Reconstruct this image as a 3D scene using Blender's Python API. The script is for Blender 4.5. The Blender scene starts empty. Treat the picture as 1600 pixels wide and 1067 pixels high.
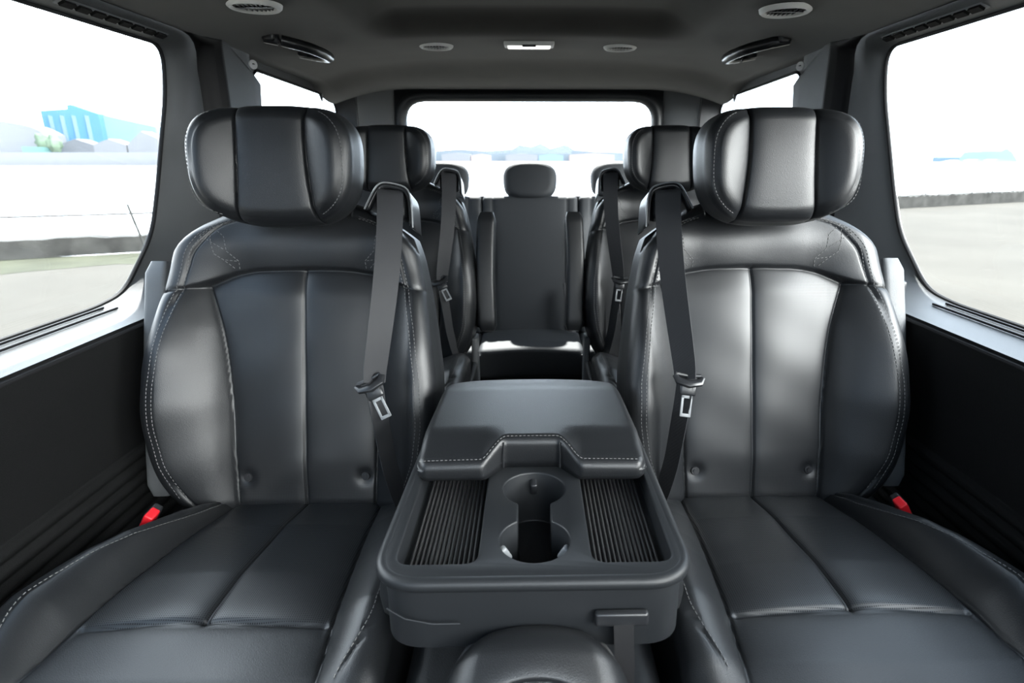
import bpy, bmesh, math, random
import numpy as np
from mathutils import Vector, Matrix
random.seed(4); rng = np.random.default_rng(4)
S = bpy.context.scene; COL = S.collection
sin, cos, PI = math.sin, math.cos, math.pi

# ---------------------------------------------------------------- camera
FPX = 920.0
PITCH = math.atan(287 / FPX); YAW = math.radians(-1.2)
cam = bpy.data.cameras.new('camera'); camo = bpy.data.objects.new('camera', cam); COL.objects.link(camo)
cam.sensor_width = 36; cam.lens = 36 * FPX / 1600; cam.shift_x = -48 / 1600
camo.location = (0, 0, 1.0); camo.rotation_euler = (PI / 2 - PITCH, 0, YAW)
cam.clip_start = .01; cam.clip_end = 3000
cam.dof.use_dof = True; cam.dof.focus_distance = 1.05; cam.dof.aperture_fstop = 6.3
S.camera = camo

# ---------------------------------------------------------------- light
S.view_settings.view_transform = 'Standard'; S.view_settings.look = 'None'
S.view_settings.gamma = 1; S.view_settings.use_curve_mapping = False
S.view_settings.exposure = 1.05
W = bpy.data.worlds.new('sky'); S.world = W; W.use_nodes = True
nt = W.node_tree; nt.nodes.clear()
wo = nt.nodes.new('ShaderNodeOutputWorld'); bg = nt.nodes.new('ShaderNodeBackground')
tc = nt.nodes.new('ShaderNodeTexCoord'); acc = None
BASE = (.29, .44, .64)
LOBES = (((-.85, .45, .25), 4, (4.6, 4.7, 4.8)), ((.74, -.60, .36), 5, (21., 20.6, 20.)), ((.0, .93, .35), 4, (5.5, 6.1, 6.8)), ((.1, -.35, .93), 3, (1.0, 1.5, 2.2)))   # bright sky lobes added to lift right seat, pillar, lid and cushions
for dirn, pw_, colr in LOBES:
    n1 = nt.nodes.new('ShaderNodeVectorMath'); n1.operation = 'DOT_PRODUCT'; n1.inputs[1].default_value = Vector(dirn).normalized(); nt.links.new(tc.outputs['Generated'], n1.inputs[0])
    n2 = nt.nodes.new('ShaderNodeMath'); n2.operation = 'MAXIMUM'; n2.inputs[1].default_value = 0; nt.links.new(n1.outputs['Value'], n2.inputs[0])
    n3 = nt.nodes.new('ShaderNodeMath'); n3.operation = 'POWER'; n3.inputs[1].default_value = pw_; nt.links.new(n2.outputs[0], n3.inputs[0])
    n4 = nt.nodes.new('ShaderNodeVectorMath'); n4.operation = 'SCALE'; n4.inputs[0].default_value = colr; nt.links.new(n3.outputs[0], n4.inputs['Scale'])
    n5 = nt.nodes.new('ShaderNodeVectorMath'); n5.operation = 'ADD'; nt.links.new(n4.outputs[0], n5.inputs[0])
    if acc: nt.links.new(acc, n5.inputs[1])
    else: n5.inputs[1].default_value = BASE
    acc = n5.outputs[0]
nt.links.new(acc, bg.inputs[0]); bg.inputs[1].default_value = 1.0
nt.links.new(bg.outputs[0], wo.inputs[0])
sl = bpy.data.lights.new('sun', 'SUN'); sl.energy = 20; sl.angle = math.radians(.8); sl.color = (1, .97, .93)
so = bpy.data.objects.new('sun', sl); COL.objects.link(so)
so.rotation_euler = Vector((.05, -.62, -1)).to_track_quat('-Z', 'Y').to_euler()

# ---------------------------------------------------------------- materials
def nodes(m): return m.node_tree.nodes, m.node_tree.links
def mat(name, col, rough=.5, spec=.5, metal=0, bump=None, var=None, coat=0, sheen=0, emit=None, perf=False, stripe=None):
    m = bpy.data.materials.new(name); m.use_nodes = True
    N, L = nodes(m); b = N['Principled BSDF']
    b.inputs['Base Color'].default_value = (*col, 1); b.inputs['Roughness'].default_value = rough
    b.inputs['Specular IOR Level'].default_value = spec; b.inputs['Metallic'].default_value = metal
    b.inputs['Coat Weight'].default_value = coat; b.inputs['Sheen Weight'].default_value = sheen
    if emit: b.inputs['Emission Color'].default_value = (*emit[0], 1); b.inputs['Emission Strength'].default_value = emit[1]
    t = N.new('ShaderNodeTexCoord'); hs = []
    if var:
        n = N.new('ShaderNodeTexNoise'); n.inputs['Scale'].default_value = var[0]; n.inputs['Detail'].default_value = 5
        r = N.new('ShaderNodeValToRGB')
        r.color_ramp.elements[0].position = .3; r.color_ramp.elements[1].position = .7
        r.color_ramp.elements[0].color = (*[c * (1 - var[1]) for c in col], 1); r.color_ramp.elements[1].color = (*[min(1, c * (1 + var[1])) for c in col], 1)
        L.new(t.outputs['Object'], n.inputs['Vector']); L.new(n.outputs[0], r.inputs[0]); L.new(r.outputs[0], b.inputs['Base Color'])
    if bump:
        n = N.new('ShaderNodeTexVoronoi' if bump[2] == 'v' else 'ShaderNodeTexNoise'); n.inputs['Scale'].default_value = bump[0]
        L.new(t.outputs['Object'], n.inputs['Vector']); hs.append((n.outputs[0], bump[1]))
    if perf:
        u = N.new('ShaderNodeVectorMath'); u.operation = 'MULTIPLY'; u.inputs[1].default_value = (1 / .0030, 1 / .0030, 0)
        L.new(t.outputs['UV'], u.inputs[0])
        f = N.new('ShaderNodeVectorMath'); f.operation = 'FRACTION'; L.new(u.outputs[0], f.inputs[0])
        d = N.new('ShaderNodeVectorMath'); d.operation = 'DISTANCE'; d.inputs[1].default_value = (.5, .5, 0); L.new(f.outputs[0], d.inputs[0])
        mp = N.new('ShaderNodeMapRange'); mp.inputs[1].default_value = .16; mp.inputs[2].default_value = .26
        L.new(d.outputs['Value'], mp.inputs[0])
        mx = N.new('ShaderNodeMix'); mx.data_type = 'RGBA'; mx.inputs[6].default_value = (.007, .007, .008, 1); mx.inputs[7].default_value = (*col, 1)
        L.new(mp.outputs[0], mx.inputs[0]); L.new(mx.outputs[2], b.inputs['Base Color'])
        sp = N.new('ShaderNodeMath'); sp.operation = 'MULTIPLY'; sp.inputs[1].default_value = spec; L.new(mp.outputs[0], sp.inputs[0])
        L.new(sp.outputs[0], b.inputs['Specular IOR Level'])
    if stripe:
        w = N.new('ShaderNodeTexWave'); w.inputs['Scale'].default_value = stripe; w.bands_direction = 'DIAGONAL'
        L.new(t.outputs['Object'], w.inputs['Vector']); hs.append((w.outputs[0], .0006))
    prev = None
    for h, s in hs:
        bp = N.new('ShaderNodeBump'); bp.inputs['Strength'].default_value = .6; bp.inputs['Distance'].default_value = s
        L.new(h, bp.inputs['Height'])
        if prev: L.new(prev, bp.inputs['Normal'])
        prev = bp.outputs[0]
    if prev: L.new(prev, b.inputs['Normal'])
    return m
LEATHER = mat('black_leather', (.0095, .0105, .012), .40, .62, bump=(900, .00025, 'v'))
PERF = mat('perforated_leather', (.0095, .0105, .012), .42, .62, perf=True)
PLAST = mat('black_plastic', (.013, .0145, .0165), .45, .45, bump=(1500, .0002, 'n'))
PLAST_S = mat('satin_black_plastic', (.018, .019, .021), .28, .5)
TRIMD = mat('dark_pillar_trim', (.022, .023, .025), .5, .4, bump=(1200, .0005, 'v'))
TRIM = mat('grained_trim', (.075, .079, .083), .38, .5, bump=(1200, .0005, 'v'))
DOORP = mat('door_card', (.006, .0063, .0065), .62, .15, bump=(1000, .0006, 'v'))
HEAD = mat('headliner_suede', (.024, .0225, .0195), .95, .1, var=(5, .35), sheen=.25)
RUBBER = mat('black_rubber', (.008, .008, .009), .6, .3)
MATR = mat('ribbed_rubber', (.03, .03, .031), .5, .5)
WEB = mat('seatbelt_webbing', (.030, .031, .034), .48, .5, stripe=350)
THREAD = mat('grey_thread', (.13, .13, .13), .7, .2)
CHROME = mat('bright_metal', (.65, .65, .66), .22, .5, metal=1)
SATIN = mat('satin_silver_plastic', (.22, .23, .24), .3, .5)
RED = mat('red_plastic', (.58, .012, .02), .4, .4)
RINGM = mat('pale_grey_plastic', (.85, .85, .83), .45, .4)
BADGE = mat('white_badge', (.75, .75, .75), .4, .3)
LENS = mat('lamp_lens', (.85, .85, .85), .3, .5, emit=((1, .98, .93), .7))
CARPET = mat('dark_carpet', (.02, .02, .021), .95, .1, bump=(300, .003, 'n'))
DARK = mat('dark_recess', (.006, .006, .006), .7, .2)
def glass_mat():
    m = bpy.data.materials.new('window_glass'); m.use_nodes = True; N, L = nodes(m); N.clear()
    o = N.new('ShaderNodeOutputMaterial'); mx = N.new('ShaderNodeMixShader'); lw = N.new('ShaderNodeLayerWeight'); lw.inputs[0].default_value = .5
    pw = N.new('ShaderNodeMath'); pw.operation = 'POWER'; pw.inputs[1].default_value = 5; L.new(lw.outputs['Facing'], pw.inputs[0])
    fr = N.new('ShaderNodeMath'); fr.operation = 'MULTIPLY_ADD'; fr.inputs[1].default_value = .8; fr.inputs[2].default_value = .035; L.new(pw.outputs[0], fr.inputs[0])
    tr = N.new('ShaderNodeBsdfTransparent'); tr.inputs[0].default_value = (.9, .92, .92, 1); gl = N.new('ShaderNodeBsdfGlossy'); gl.inputs['Roughness'].default_value = .02
    L.new(fr.outputs[0], mx.inputs[0]); L.new(tr.outputs[0], mx.inputs[1]); L.new(gl.outputs[0], mx.inputs[2]); L.new(mx.outputs[0], o.inputs[0]); return m
GLASS = glass_mat()

# ---------------------------------------------------------------- mesh helpers
def link(name, verts, faces, mats, parent=None, midx=None, uv=None, smooth=True, sharp=None):
    me = bpy.data.meshes.new(name)
    me.from_pydata([tuple(map(float, v)) for v in verts], [], [tuple(int(i) for i in f) for f in faces])
    if not isinstance(mats, (list, tuple)): mats = [mats]
    for m in mats: me.materials.append(m)
    if midx is not None: me.polygons.foreach_set('material_index', np.array(midx, dtype=np.int32))
    if uv is not None:
        ul = me.uv_layers.new(name='UVMap'); li = np.zeros(len(me.loops), dtype=np.int32); me.loops.foreach_get('vertex_index', li)
        ul.data.foreach_set('uv', np.asarray(uv, dtype=np.float32)[li].ravel())
    me.polygons.foreach_set('use_smooth', np.full(len(me.polygons), smooth))
    me.update()
    bm = bmesh.new(); bm.from_mesh(me); bmesh.ops.recalc_face_normals(bm, faces=bm.faces); bm.to_mesh(me); bm.free()
    if sharp: me.set_sharp_from_angle(angle=math.radians(sharp))
    o = bpy.data.objects.new(name, me); COL.objects.link(o)
    if parent: o.parent = parent
    return o
def tag(o, label=None, cat=None, group=None, kind=None):
    if label: o['label'] = label
    if cat: o['category'] = cat
    if group: o['group'] = group
    if kind: o['kind'] = kind
    return o
def empty(name, loc, label=None, cat=None, group=None, kind=None):
    o = bpy.data.objects.new(name, None); COL.objects.link(o); o.location = loc; o.empty_display_size = .05
    return tag(o, label, cat, group, kind)
class MB:
    def __init__(s): s.v = []; s.f = []
    def add(s, v, f):
        n = len(s.v); s.v += [tuple(p) for p in v]; s.f += [tuple(i + n for i in q) for q in f]; return s
    def box(s, c, d, R=None, bev=0):
        if bev <= 0:
            v = [Vector((x * d[0] / 2, y * d[1] / 2, z * d[2] / 2)) for x in (-1, 1) for y in (-1, 1) for z in (-1, 1)]
            f = [(0, 1, 3, 2), (4, 6, 7, 5), (0, 4, 5, 1), (2, 3, 7, 6), (0, 2, 6, 4), (1, 5, 7, 3)]
        else:
            bm = bmesh.new(); bmesh.ops.create_cube(bm, size=1)
            bmesh.ops.scale(bm, vec=d, verts=bm.verts)
            bmesh.ops.bevel(bm, geom=list(bm.edges), offset=bev, segments=3, profile=.5, affect='EDGES')
            v = [x.co.copy() for x in bm.verts]; f = [[q.index for q in p.verts] for p in bm.faces]; bm.free()
        if R is not None: v = [R @ p for p in v]
        c = Vector(c); return s.add([p + c for p in v], f)
    def tube(s, pts, r, n=8, prof=None, cap=True, up=(0, 0, 1)):
        pts = [Vector(p) for p in pts]; V = []; F = []; m = len(pts)
        pr = prof or [(cos(2 * PI * k / n), sin(2 * PI * k / n)) for k in range(n)]; n = len(pr)
        for i, p in enumerate(pts):
            t = (pts[min(i + 1, m - 1)] - pts[max(i - 1, 0)]).normalized(); u = Vector(up)
            if abs(t.dot(u)) > .95: u = Vector((1, 0, 0)) if abs(t.x) < .9 else Vector((0, 1, 0))
            a = t.cross(u).normalized(); b = a.cross(t).normalized(); rr = r[i] if isinstance(r, (list, tuple)) else r
            V += [p + a * q[0] * rr + b * q[1] * rr for q in pr]
        for i in range(m - 1):
            for k in range(n): F.append((i * n + k, i * n + (k + 1) % n, (i + 1) * n + (k + 1) % n, (i + 1) * n + k))
        if cap: F += [tuple(range(n))[::-1], tuple((m - 1) * n + k for k in range(n))]
        return s.add(V, F)
    def loop(s, pts, r, n=8):      # closed tube
        pts = [Vector(p) for p in pts]; m = len(pts); V = []; F = []
        nrm = Vector((0, 0, 0))
        c = sum(pts, Vector()) / m
        for i in range(m): nrm += (pts[i] - c).cross(pts[(i + 1) % m] - c)
        nrm.normalize()
        for i in range(m):
            t = (pts[(i + 1) % m] - pts[i - 1]).normalized(); a = t.cross(nrm).normalized()
            V += [pts[i] + a * cos(2 * PI * k / n) * r + nrm * sin(2 * PI * k / n) * r for k in range(n)]
        for i in range(m):
            j = (i + 1) % m
            for k in range(n): F.append((i * n + k, i * n + (k + 1) % n, j * n + (k + 1) % n, j * n + k))
        return s.add(V, F)
    def cyl(s, c, ax, r, h, n=24, r2=None):
        ax = Vector(ax).normalized(); q = Vector((0, 0, 1)).rotation_difference(ax); r2 = r if r2 is None else r2
        V = [Vector(c) + q @ Vector((cos(2 * PI * k / n) * rr, sin(2 * PI * k / n) * rr, z)) for z, rr in ((-h / 2, r), (h / 2, r2)) for k in range(n)]
        F = [(k, (k + 1) % n, n + (k + 1) % n, n + k) for k in range(n)] + [tuple(range(n))[::-1], tuple(range(n, 2 * n))]
        return s.add(V, F)
    def mirror(s): s.v = [(-p[0], p[1], p[2]) for p in s.v]; return s
    def build(s, name, m, parent=None, smooth=True, sharp=40): return link(name, s.v, s.f, m, parent, smooth=smooth, sharp=sharp)
def grid_faces(n, m, wrap=False):   # n rows, m columns
    F = []
    for i in range(n - 1):
        for j in range(m - (0 if wrap else 1)):
            k = (j + 1) % m; F.append((i * m + j, i * m + k, (i + 1) * m + k, (i + 1) * m + j))
    return F
def sm(a, b, x): t = np.clip((np.asarray(x, float) - a) / (b - a), 0, 1); return t * t * (3 - 2 * t)
def interp(tab): xs = [a for a, _ in tab]; ys = [b for _, b in tab]; return lambda x: np.interp(x, xs, ys)
def smooth_interp(tab, n=400, k=.02):
    xs = np.linspace(tab[0][0], tab[-1][0], n); y = np.interp(xs, [a for a, _ in tab], [b for _, b in tab])
    w = max(1, int(k / (xs[1] - xs[0]))); ker = np.hanning(2 * w + 3)[1:-1]; ker /= ker.sum()
    yp = np.pad(y, len(ker) // 2, mode='reflect', reflect_type='odd'); y = np.convolve(yp, ker, 'valid')[:n]
    return lambda x: np.interp(x, xs, y)
def edge_samples(N, e=.10, ne=7):    # samples in [-1,1], denser at both ends
    a = 1 - np.cos(np.linspace(0, PI / 2, ne + 1)); a = a / a[-1] * e
    l = -1 + a; mid = np.linspace(-1 + e, 1 - e, N); return np.concatenate([l[:-1], mid, -l[:-1][::-1]])

# ---------------------------------------------------------------- padded body: front surface + gusset + flat back
class Pad:
    """front surface h(u,v) over an outline; lives in a frame (origin, eu, ev, en); side=-1 mirrors it in x"""
    def __init__(s, o, eu, ev, en, outline, h, T, R, side=1, ns=150, nt=150, es=.12, et=.08):
        s.o, s.eu, s.ev, s.en = [np.array(a, float) for a in (o, eu, ev, en)]; s.outline, s.h, s.T, s.R, s.side = outline, h, T, R, side
        s.S = edge_samples(ns, es); s.Tt = edge_samples(nt, et)
    def P(s, u, v, h):
        p = s.o + np.multiply.outer(u, s.eu) + np.multiply.outer(v, s.ev) + np.multiply.outer(h, s.en); p[..., 0] *= s.side; return p
    def surf(s, u, v, lift=0.0):
        u = np.asarray(u, float); v = np.asarray(v, float)
        return s.P(u, v, s.h(u, v) - s.roll_uv(u, v) + lift)
    def roll_uv(s, u, v): return s.rollfn(u, v) if hasattr(s, 'rollfn') and s.rollfn else 0
    def build(s, name, mats, parent, matfn=None, openback=False, gus=None):
        SS, TT = np.meshgrid(s.S, s.Tt); u, v, bu, bv = s.outline(SS, TT)
        q = np.sqrt(np.clip(1 - bu / s.R, 0, 1) ** 2 + np.clip(1 - bv / s.R, 0, 1) ** 2)
        q = np.clip(q, 0, 1); h = s.h(u, v) - s.R * (1 - np.sqrt(1 - q ** 2))
        n, m = u.shape; V = s.P(u, v, h).reshape(-1, 3); F = grid_faces(n, m)
        UV = np.stack([u.ravel(), v.ravel()], 1)
        cu = [(u.ravel()[list(f)].mean(), v.ravel()[list(f)].mean()) for f in F] if matfn else None
        M = [int(matfn(a, b)) for a, b in cu] if matfn else [0] * len(F)
        ring = [j for j in range(m)] + [i * m + m - 1 for i in range(1, n)] + [(n - 1) * m + j for j in range(m - 2, -1, -1)] + [i * m for i in range(n - 2, 0, -1)]
        ru, rv, rh = u.ravel()[ring], v.ravel()[ring], h.ravel()[ring]
        cu0, cv0 = ru.mean(), rv.mean(); lay = []
        d = np.hypot(ru - cu0, rv - cv0); ku, kv = (ru - cu0) / d, (rv - cv0) / d
        g = gus or [(.15, .000), (.5, .0), (.85, .003), (.96, .010), (1.0, .022)]
        for a, ins in g:
            lay.append((ru - ku * ins, rv - kv * ins, rh * (1 - a) + (-s.T) * a))
        Vs = [V]; base = len(V); L = len(ring); prev = list(ring)
        F = list(F); UVs = [UV]
        for a, b, c in lay:
            Vs.append(s.P(a, b, c)); UVs.append(np.stack([a, b], 1)); cur = list(range(base, base + L)); base += L
            for k in range(L): F.append((prev[k], prev[(k + 1) % L], cur[(k + 1) % L], cur[k])); M.append(0)
            prev = cur
        if not openback: F.append(tuple(prev)); M.append(0)
        return link(name, np.concatenate(Vs), F, mats, parent, midx=M, uv=np.concatenate(UVs))
def stitches(name, lines, pad, parent, L=.0042, gap=.0030, w=.0013, lift=.0006, m=None):
    mb = MB(); pitch = L + gap
    for ln in lines:
        ln = np.array(ln, float); d = np.r_[0, np.cumsum(np.hypot(*np.diff(ln, axis=0).T))]
        n = int(d[-1] / pitch)
        if n < 1: continue
        for k in range(n):
            a, b = k * pitch, k * pitch + L
            q = [(np.interp(x, d, ln[:, 0]), np.interp(x, d, ln[:, 1])) for x in (a, b)]
            A, B = [Vector(pad.surf(*p, lift)) for p in q]
            t = (B - A).normalized(); nn = Vector(pad.en * np.array([pad.side, 1, 1])); sd = t.cross(nn).normalized() * w / 2; up = nn * .0007
            mb.add([A + sd, A - sd, B - sd, B + sd, A + sd * .5 + up, A - sd * .5 + up, B - sd * .5 + up, B + sd * .5 + up],
                   [(0, 1, 2, 3), (4, 7, 6, 5), (0, 4, 5, 1), (1, 5, 6, 2), (2, 6, 7, 3), (3, 7, 4, 0)])
    return mb.build(name, m or THREAD, parent, smooth=False, sharp=None)
def groove(d, A=.004, s=.0022, B=.006, w=.014): return -1.25 * A * np.exp(-(d / s) ** 2) - B * np.exp(-np.abs(d) / w)

# ================================================================ SETTING
def xg(z): return .86 - (z - .72) * .113       # the side glass leans inward
def lining_x(z, tab=((0, .765), (.3, .765), (.5, .757), (.62, .750), (.66, .750), (.685, .752), (.70, .757))): return float(np.interp(z, [a for a, _ in tab], [b for _, b in tab]))
def poly_ray(poly, c, ang):
    best = None; dx, dy = cos(ang), sin(ang)
    for i in range(len(poly)):
        (x1, y1), (x2, y2) = poly[i], poly[(i + 1) % len(poly)]
        ex, ey = x2 - x1, y2 - y1; den = dx * ey - dy * ex
        if abs(den) < 1e-12: continue
        t = ((x1 - c[0]) * ey - (y1 - c[1]) * ex) / den; k = ((x1 - c[0]) * dy - (y1 - c[1]) * dx) / den
        if t > 0 and -1e-9 <= k <= 1 + 1e-9 and (best is None or t < best): best = t
    return (c[0] + dx * best, c[1] + dy * best)
def round_poly(pts, r, n=8):
    out = []; m = len(pts)
    for i in range(m):
        p = np.array(pts[i]); a = np.array(pts[i - 1]); b = np.array(pts[(i + 1) % m]); rr = r[i] if isinstance(r, (list, tuple)) else r
        da, db = a - p, b - p; la, lb = np.linalg.norm(da), np.linalg.norm(db); k = min(rr, la * .48, lb * .48)
        A, B = p + da / la * k, p + db / lb * k
        for t in np.linspace(0, 1, n): out.append(tuple((1 - t) ** 2 * A + 2 * t * (1 - t) * p + t * t * B))
    return out
def side_opening(side, wname, pname, outline, rect, xrect, c, plabel, mats=(TRIM, TRIM), rnd=None, bulge=.012, flat=False):
    """window opening: lofted surround from the glass edge to a rectangular border, plus pane and seal"""
    y0, y1, z0, z1 = rect
    corners = [(y0, z0), (y1, z0), (y1, z1), (y0, z1)]
    angs = list(np.linspace(0, 2 * PI, 200, endpoint=False)) + [math.atan2(q[1] - c[1], q[0] - c[0]) % (2 * PI) for q in corners]
    angs = sorted(set(round(a, 9) for a in angs))
    inn = [poly_ray(outline, c, a) for a in angs]; out = [poly_ray(rnd or corners, c, a) for a in angs]
    V = []; steps = [0, .015, .05, .12, .25, .45, .65, .82, .93, .98, 1]
    for t in steps:
        for (a, b) in zip(inn, out):
            y = a[0] + (b[0] - a[0]) * t; z = a[1] + (b[1] - a[1]) * t
            xo = xrect(b[0], b[1]); xa = xg(a[1])
            tx = t
            if flat and b[0] < 1.6: tx = float(sm(0, .3, t))
            bul = bulge * sin(PI * min(1, t)) if t > 0 else 0      # padded bulge towards the cabin
            x = xa + (xo - xa) * tx - (bul if abs(b[1] - z0) > .02 else bul * .3)
            V.append((side * x, y, z))
    F = grid_faces(len(steps), len(angs), wrap=True)
    fr = link(pname, V, F, mats[0], sharp=None); tag(fr, plabel, kind='structure')
    # pane
    N = len(outline); T = .004
    pv = [(side * (xg(z) + .003), y, z) for y, z in outline] + [(side * (xg(z) + .003 + T), y, z) for y, z in outline]
    g = link(wname, pv, [tuple(range(N))[::-1], tuple(range(N, 2 * N))] + [(i, (i + 1) % N, N + (i + 1) % N, N + i) for i in range(N)], GLASS, smooth=False)
    sb = MB().loop([(side * (xg(z) - .001), y, z) for y, z in outline], .0045); sb.build('window_seal', RUBBER, g)
    return fr, g
def yz(*p): return list(p)
slide = round_poly([(.24, .718), (1.15, .717), (1.235, .728), (1.345, .835), (1.375, .92), (1.437, 1.14), (1.437, 1.236), (.24, 1.238)],
                   [.06, .05, .05, .06, .1, .1, .045, .06])
frontw = round_poly([(-1.12, .74), (-.02, .73), (-.02, 1.235), (-.72, 1.235)], .06)
quarter = round_poly([(1.80, .78), (2.40, .80), (2.62, .90), (2.66, 1.19), (2.58, 1.232), (1.885, 1.245), (1.83, 1.14)], [.06, .06, .06, .05, .04, .03, .08])
door_in = round_poly([(.10, .70), (1.515, .70), (1.515, 1.262), (.10, 1.262)], [.002, .002, .10, .002], 14)
for side, nm, k in ((-1, 'left', 0), (1, 'right', 1)):
    side_opening(side, 'window_%d' % (1 + k), 'trim_%d' % (1 + k), slide, (.10, 1.52, .70, 1.268),
                 lambda y, z: np.interp(z, [.70, .74, 1.2, 1.268], [.757, .778, .772, .745]), (.9, .95), 'grained dark surround of the %s sliding door window' % nm, rnd=door_in)
    side_opening(side, 'window_%d' % (3 + k), 'trim_%d' % (3 + k), frontw, (-1.25, .10, .70, 1.268),
                 lambda y, z: np.interp(z, [.70, .74, 1.2, 1.268], [.755, .778, .772, .745]), (-.5, .97), 'surround of the %s front door window' % nm)
    side_opening(side, 'window_%d' % (5 + k), 'trim_%d' % (5 + k), quarter, (1.575, 2.66, .70, 1.276),
                 lambda y, z: np.interp(y, [1.575, 2.4, 2.66], [.735, .735, .72]) + (.060 * float(sm(1.70, 1.86, y)) * (1 - float(sm(2.5, 2.65, y))) if z > 1.2 else 0), (2.2, 1.02), 'dark pillar and surround of the %s rear quarter window' % nm, mats=(TRIMD, TRIMD), bulge=0, flat=True)
    # rubber door seal following the rounded door opening
    angs = sorted(set([round(x, 9) for x in np.linspace(0, 2 * PI, 240, endpoint=False)] + [round(math.atan2(q[1] - .95, q[0] - .9) % (2 * PI), 9) for q in ((.10, .70), (1.576, .70), (1.576, 1.272), (.10, 1.272))]))
    V = []; prof = [(0, .0), (.12, .016), (.30, .020), (.48, .012), (.55, -.006), (.62, -.004), (.75, -.010), (.9, -.006), (1, 0)]
    for t, dx in prof:
        for a in angs:
            i_, o_ = poly_ray(door_in, (.9, .95), a), poly_ray([(.098, .69), (1.576, .69), (1.576, 1.272), (.098, 1.272)], (.9, .95), a)
            xa = np.interp(i_[1], [.70, .74, 1.2, 1.268], [.755, .778, .772, .745]); xb = .735 if o_[0] > 1.57 else .748; wdt = min(1, math.hypot(o_[0] - i_[0], o_[1] - i_[1]) / .05)
            V.append((side * (xa + (xb - xa) * t + dx * wdt), i_[0] + (o_[0] - i_[0]) * t, i_[1] + (o_[1] - i_[1]) * t))
    tag(link('trim_%d' % (7 + k), V, grid_faces(len(prof), len(angs), True), RUBBER), 'black rubber seal round the %s door opening' % nm, kind='structure')
    # lower wall with door card, ribs
    ys = np.unique(np.round(np.r_[np.linspace(-1.6, 2.8, 60), np.linspace(.5, 1.5, 60)], 4)); zs = np.unique(np.r_[np.linspace(0, .26, 6), np.linspace(.27, .50, 93), np.linspace(.5, .70, 30)])
    V = []
    for z in zs:
        for y in ys:
            x = lining_x(z)
            if .29 < z < .47 and .2 < y < 1.42:
                ph = (z - .29) / .18 * 7; x -= .010 * (max(0, sin(PI * (ph % 1))) ** .7) * float(sm(.2, .25, y) * (1 - sm(1.38, 1.42, y)))
            if y > 2.5: x -= (y - 2.5) * .05
            V.append((side * x, y, z))
    tag(link('wall_%s' % nm, V, grid_faces(len(zs), len(ys)), DOORP), '%s side of the cabin, black door card with moulded ribs low down' % nm, kind='structure')
    # rear corner between quarter window and tailgate
    V = []; n = 14; zs = np.linspace(0, 1.30, 30)
    for z in zs:
        for i in range(n):
            a = i / (n - 1); y = 2.655 + .07 * a; x = .725 - .150 * sm(0, 1, a); V.append((side * x, y, z))
    tag(link('trim_%d' % (9 + k), V, grid_faces(len(zs), n), TRIM), '%s rear corner pillar trim' % nm, kind='structure')
    # two slots along the sill
    for q, (xa, ya, ybb) in enumerate(((.842, .3, 1.145), (.822, .3, 1.155))):
        zt = .7185 if q == 0 else .7155
        o = MB().box((side * xa, (ya + ybb) / 2, zt - .0005), (.0035, ybb - ya, .004)).build('trim_%d' % (11 + 2 * k + q), RUBBER, smooth=False)
        tag(o, ('outer' if q == 0 else 'inner') + ' thin black slot along the sill under the %s sliding window' % nm, kind='structure')

# floor
tag(MB().box((0, .6, -.02), (1.6, 4.5, .04)).build('floor', CARPET, smooth=False), 'dark carpeted cabin floor', kind='structure')
# ceiling
xs = np.r_[-.80, -.765, np.linspace(-.745, .745, 121), .765, .80]; ys = np.linspace(-.42, 2.738, 170); V = []
for y in ys:
    for x in xs:
        ax = abs(x); z = 1.264 + .068 * (1 - ((min(ax, .745) / .745) ** 3.2)) + max(0, ax - .745) * .1
        z += .042 * float((1 - sm(.34, .46, ax)) * (1 - sm(1.70, 1.86, y)))
        z += .006 * math.exp(-((y - 1.96) / .16) ** 2) * (1 - float(sm(.35, .5, ax))) * -1
        r = float(sm(2.30, 2.75, y)); z -= r * (.045 * (ax / .6) ** 2 + .03)
        z += .012 * float(sm(1.55, 2.2, y)) * float(sm(.45, .66, ax)) * (1 - ax / .745) * 3
        zt = 1.279 - .045 * max(0, (ax - .50) / .25) ** 2; k = float(sm(2.25, 2.70, y)); z = z + (zt - z) * k
        V.append((x, y, z))
tag(link('ceiling', V, grid_faces(len(ys), len(xs)), HEAD), 'dark suede headliner with a recessed centre panel', kind='structure')
V = [(x, y, 1.385) for x in (-.79, .79) for y in (-.42, 2.745)] + [(x, y, 1.40) for x in (-.79, .79) for y in (-.42, 2.745)]
tag(link('trim_15', V, [(0, 1, 3, 2), (4, 6, 7, 5), (0, 4, 5, 1), (2, 3, 7, 6), (0, 2, 6, 4), (1, 5, 7, 3)], DARK, smooth=False), 'roof skin above the headliner', kind='structure')
# rear window surround (tailgate)
YR = 2.725
def rr_outline(hw, z0, z1, r, n=200):
    P = round_poly([(-hw, z0), (hw, z0), (hw, z1), (-hw, z1)], r, 24); c = (0, (z0 + z1) / 2); return [poly_ray(P, c, 2 * PI * k / n) for k in range(n)]
rings = []
inn = rr_outline(.531, .80, 1.230, .083); fo = rr_outline(.577, .74, 1.271, .112); far_ = [poly_ray([(-.72, 0.0), (.72, 0.0), (.72, 1.42), (-.72, 1.42)], (0, 1.018), 2 * PI * k / 200) for k in range(200)]
fo = [poly_ray(fo, (0, 1.018), 2 * PI * k / 200) for k in range(200)]; inn = [poly_ray(inn, (0, 1.018), 2 * PI * k / 200) for k in range(200)]
V = []
for t, dy in ((0, .012), (.0, 0), (.08, -.012), (.3, -.026), (.6, -.030), (.88, -.022), (1.0, -.004)):
    V += [(a[0] + (b[0] - a[0]) * t, YR + dy, a[1] + (b[1] - a[1]) * t) for a, b in zip(inn, fo)]
V += [(p[0], YR - .002, p[1]) for p in far_]
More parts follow.
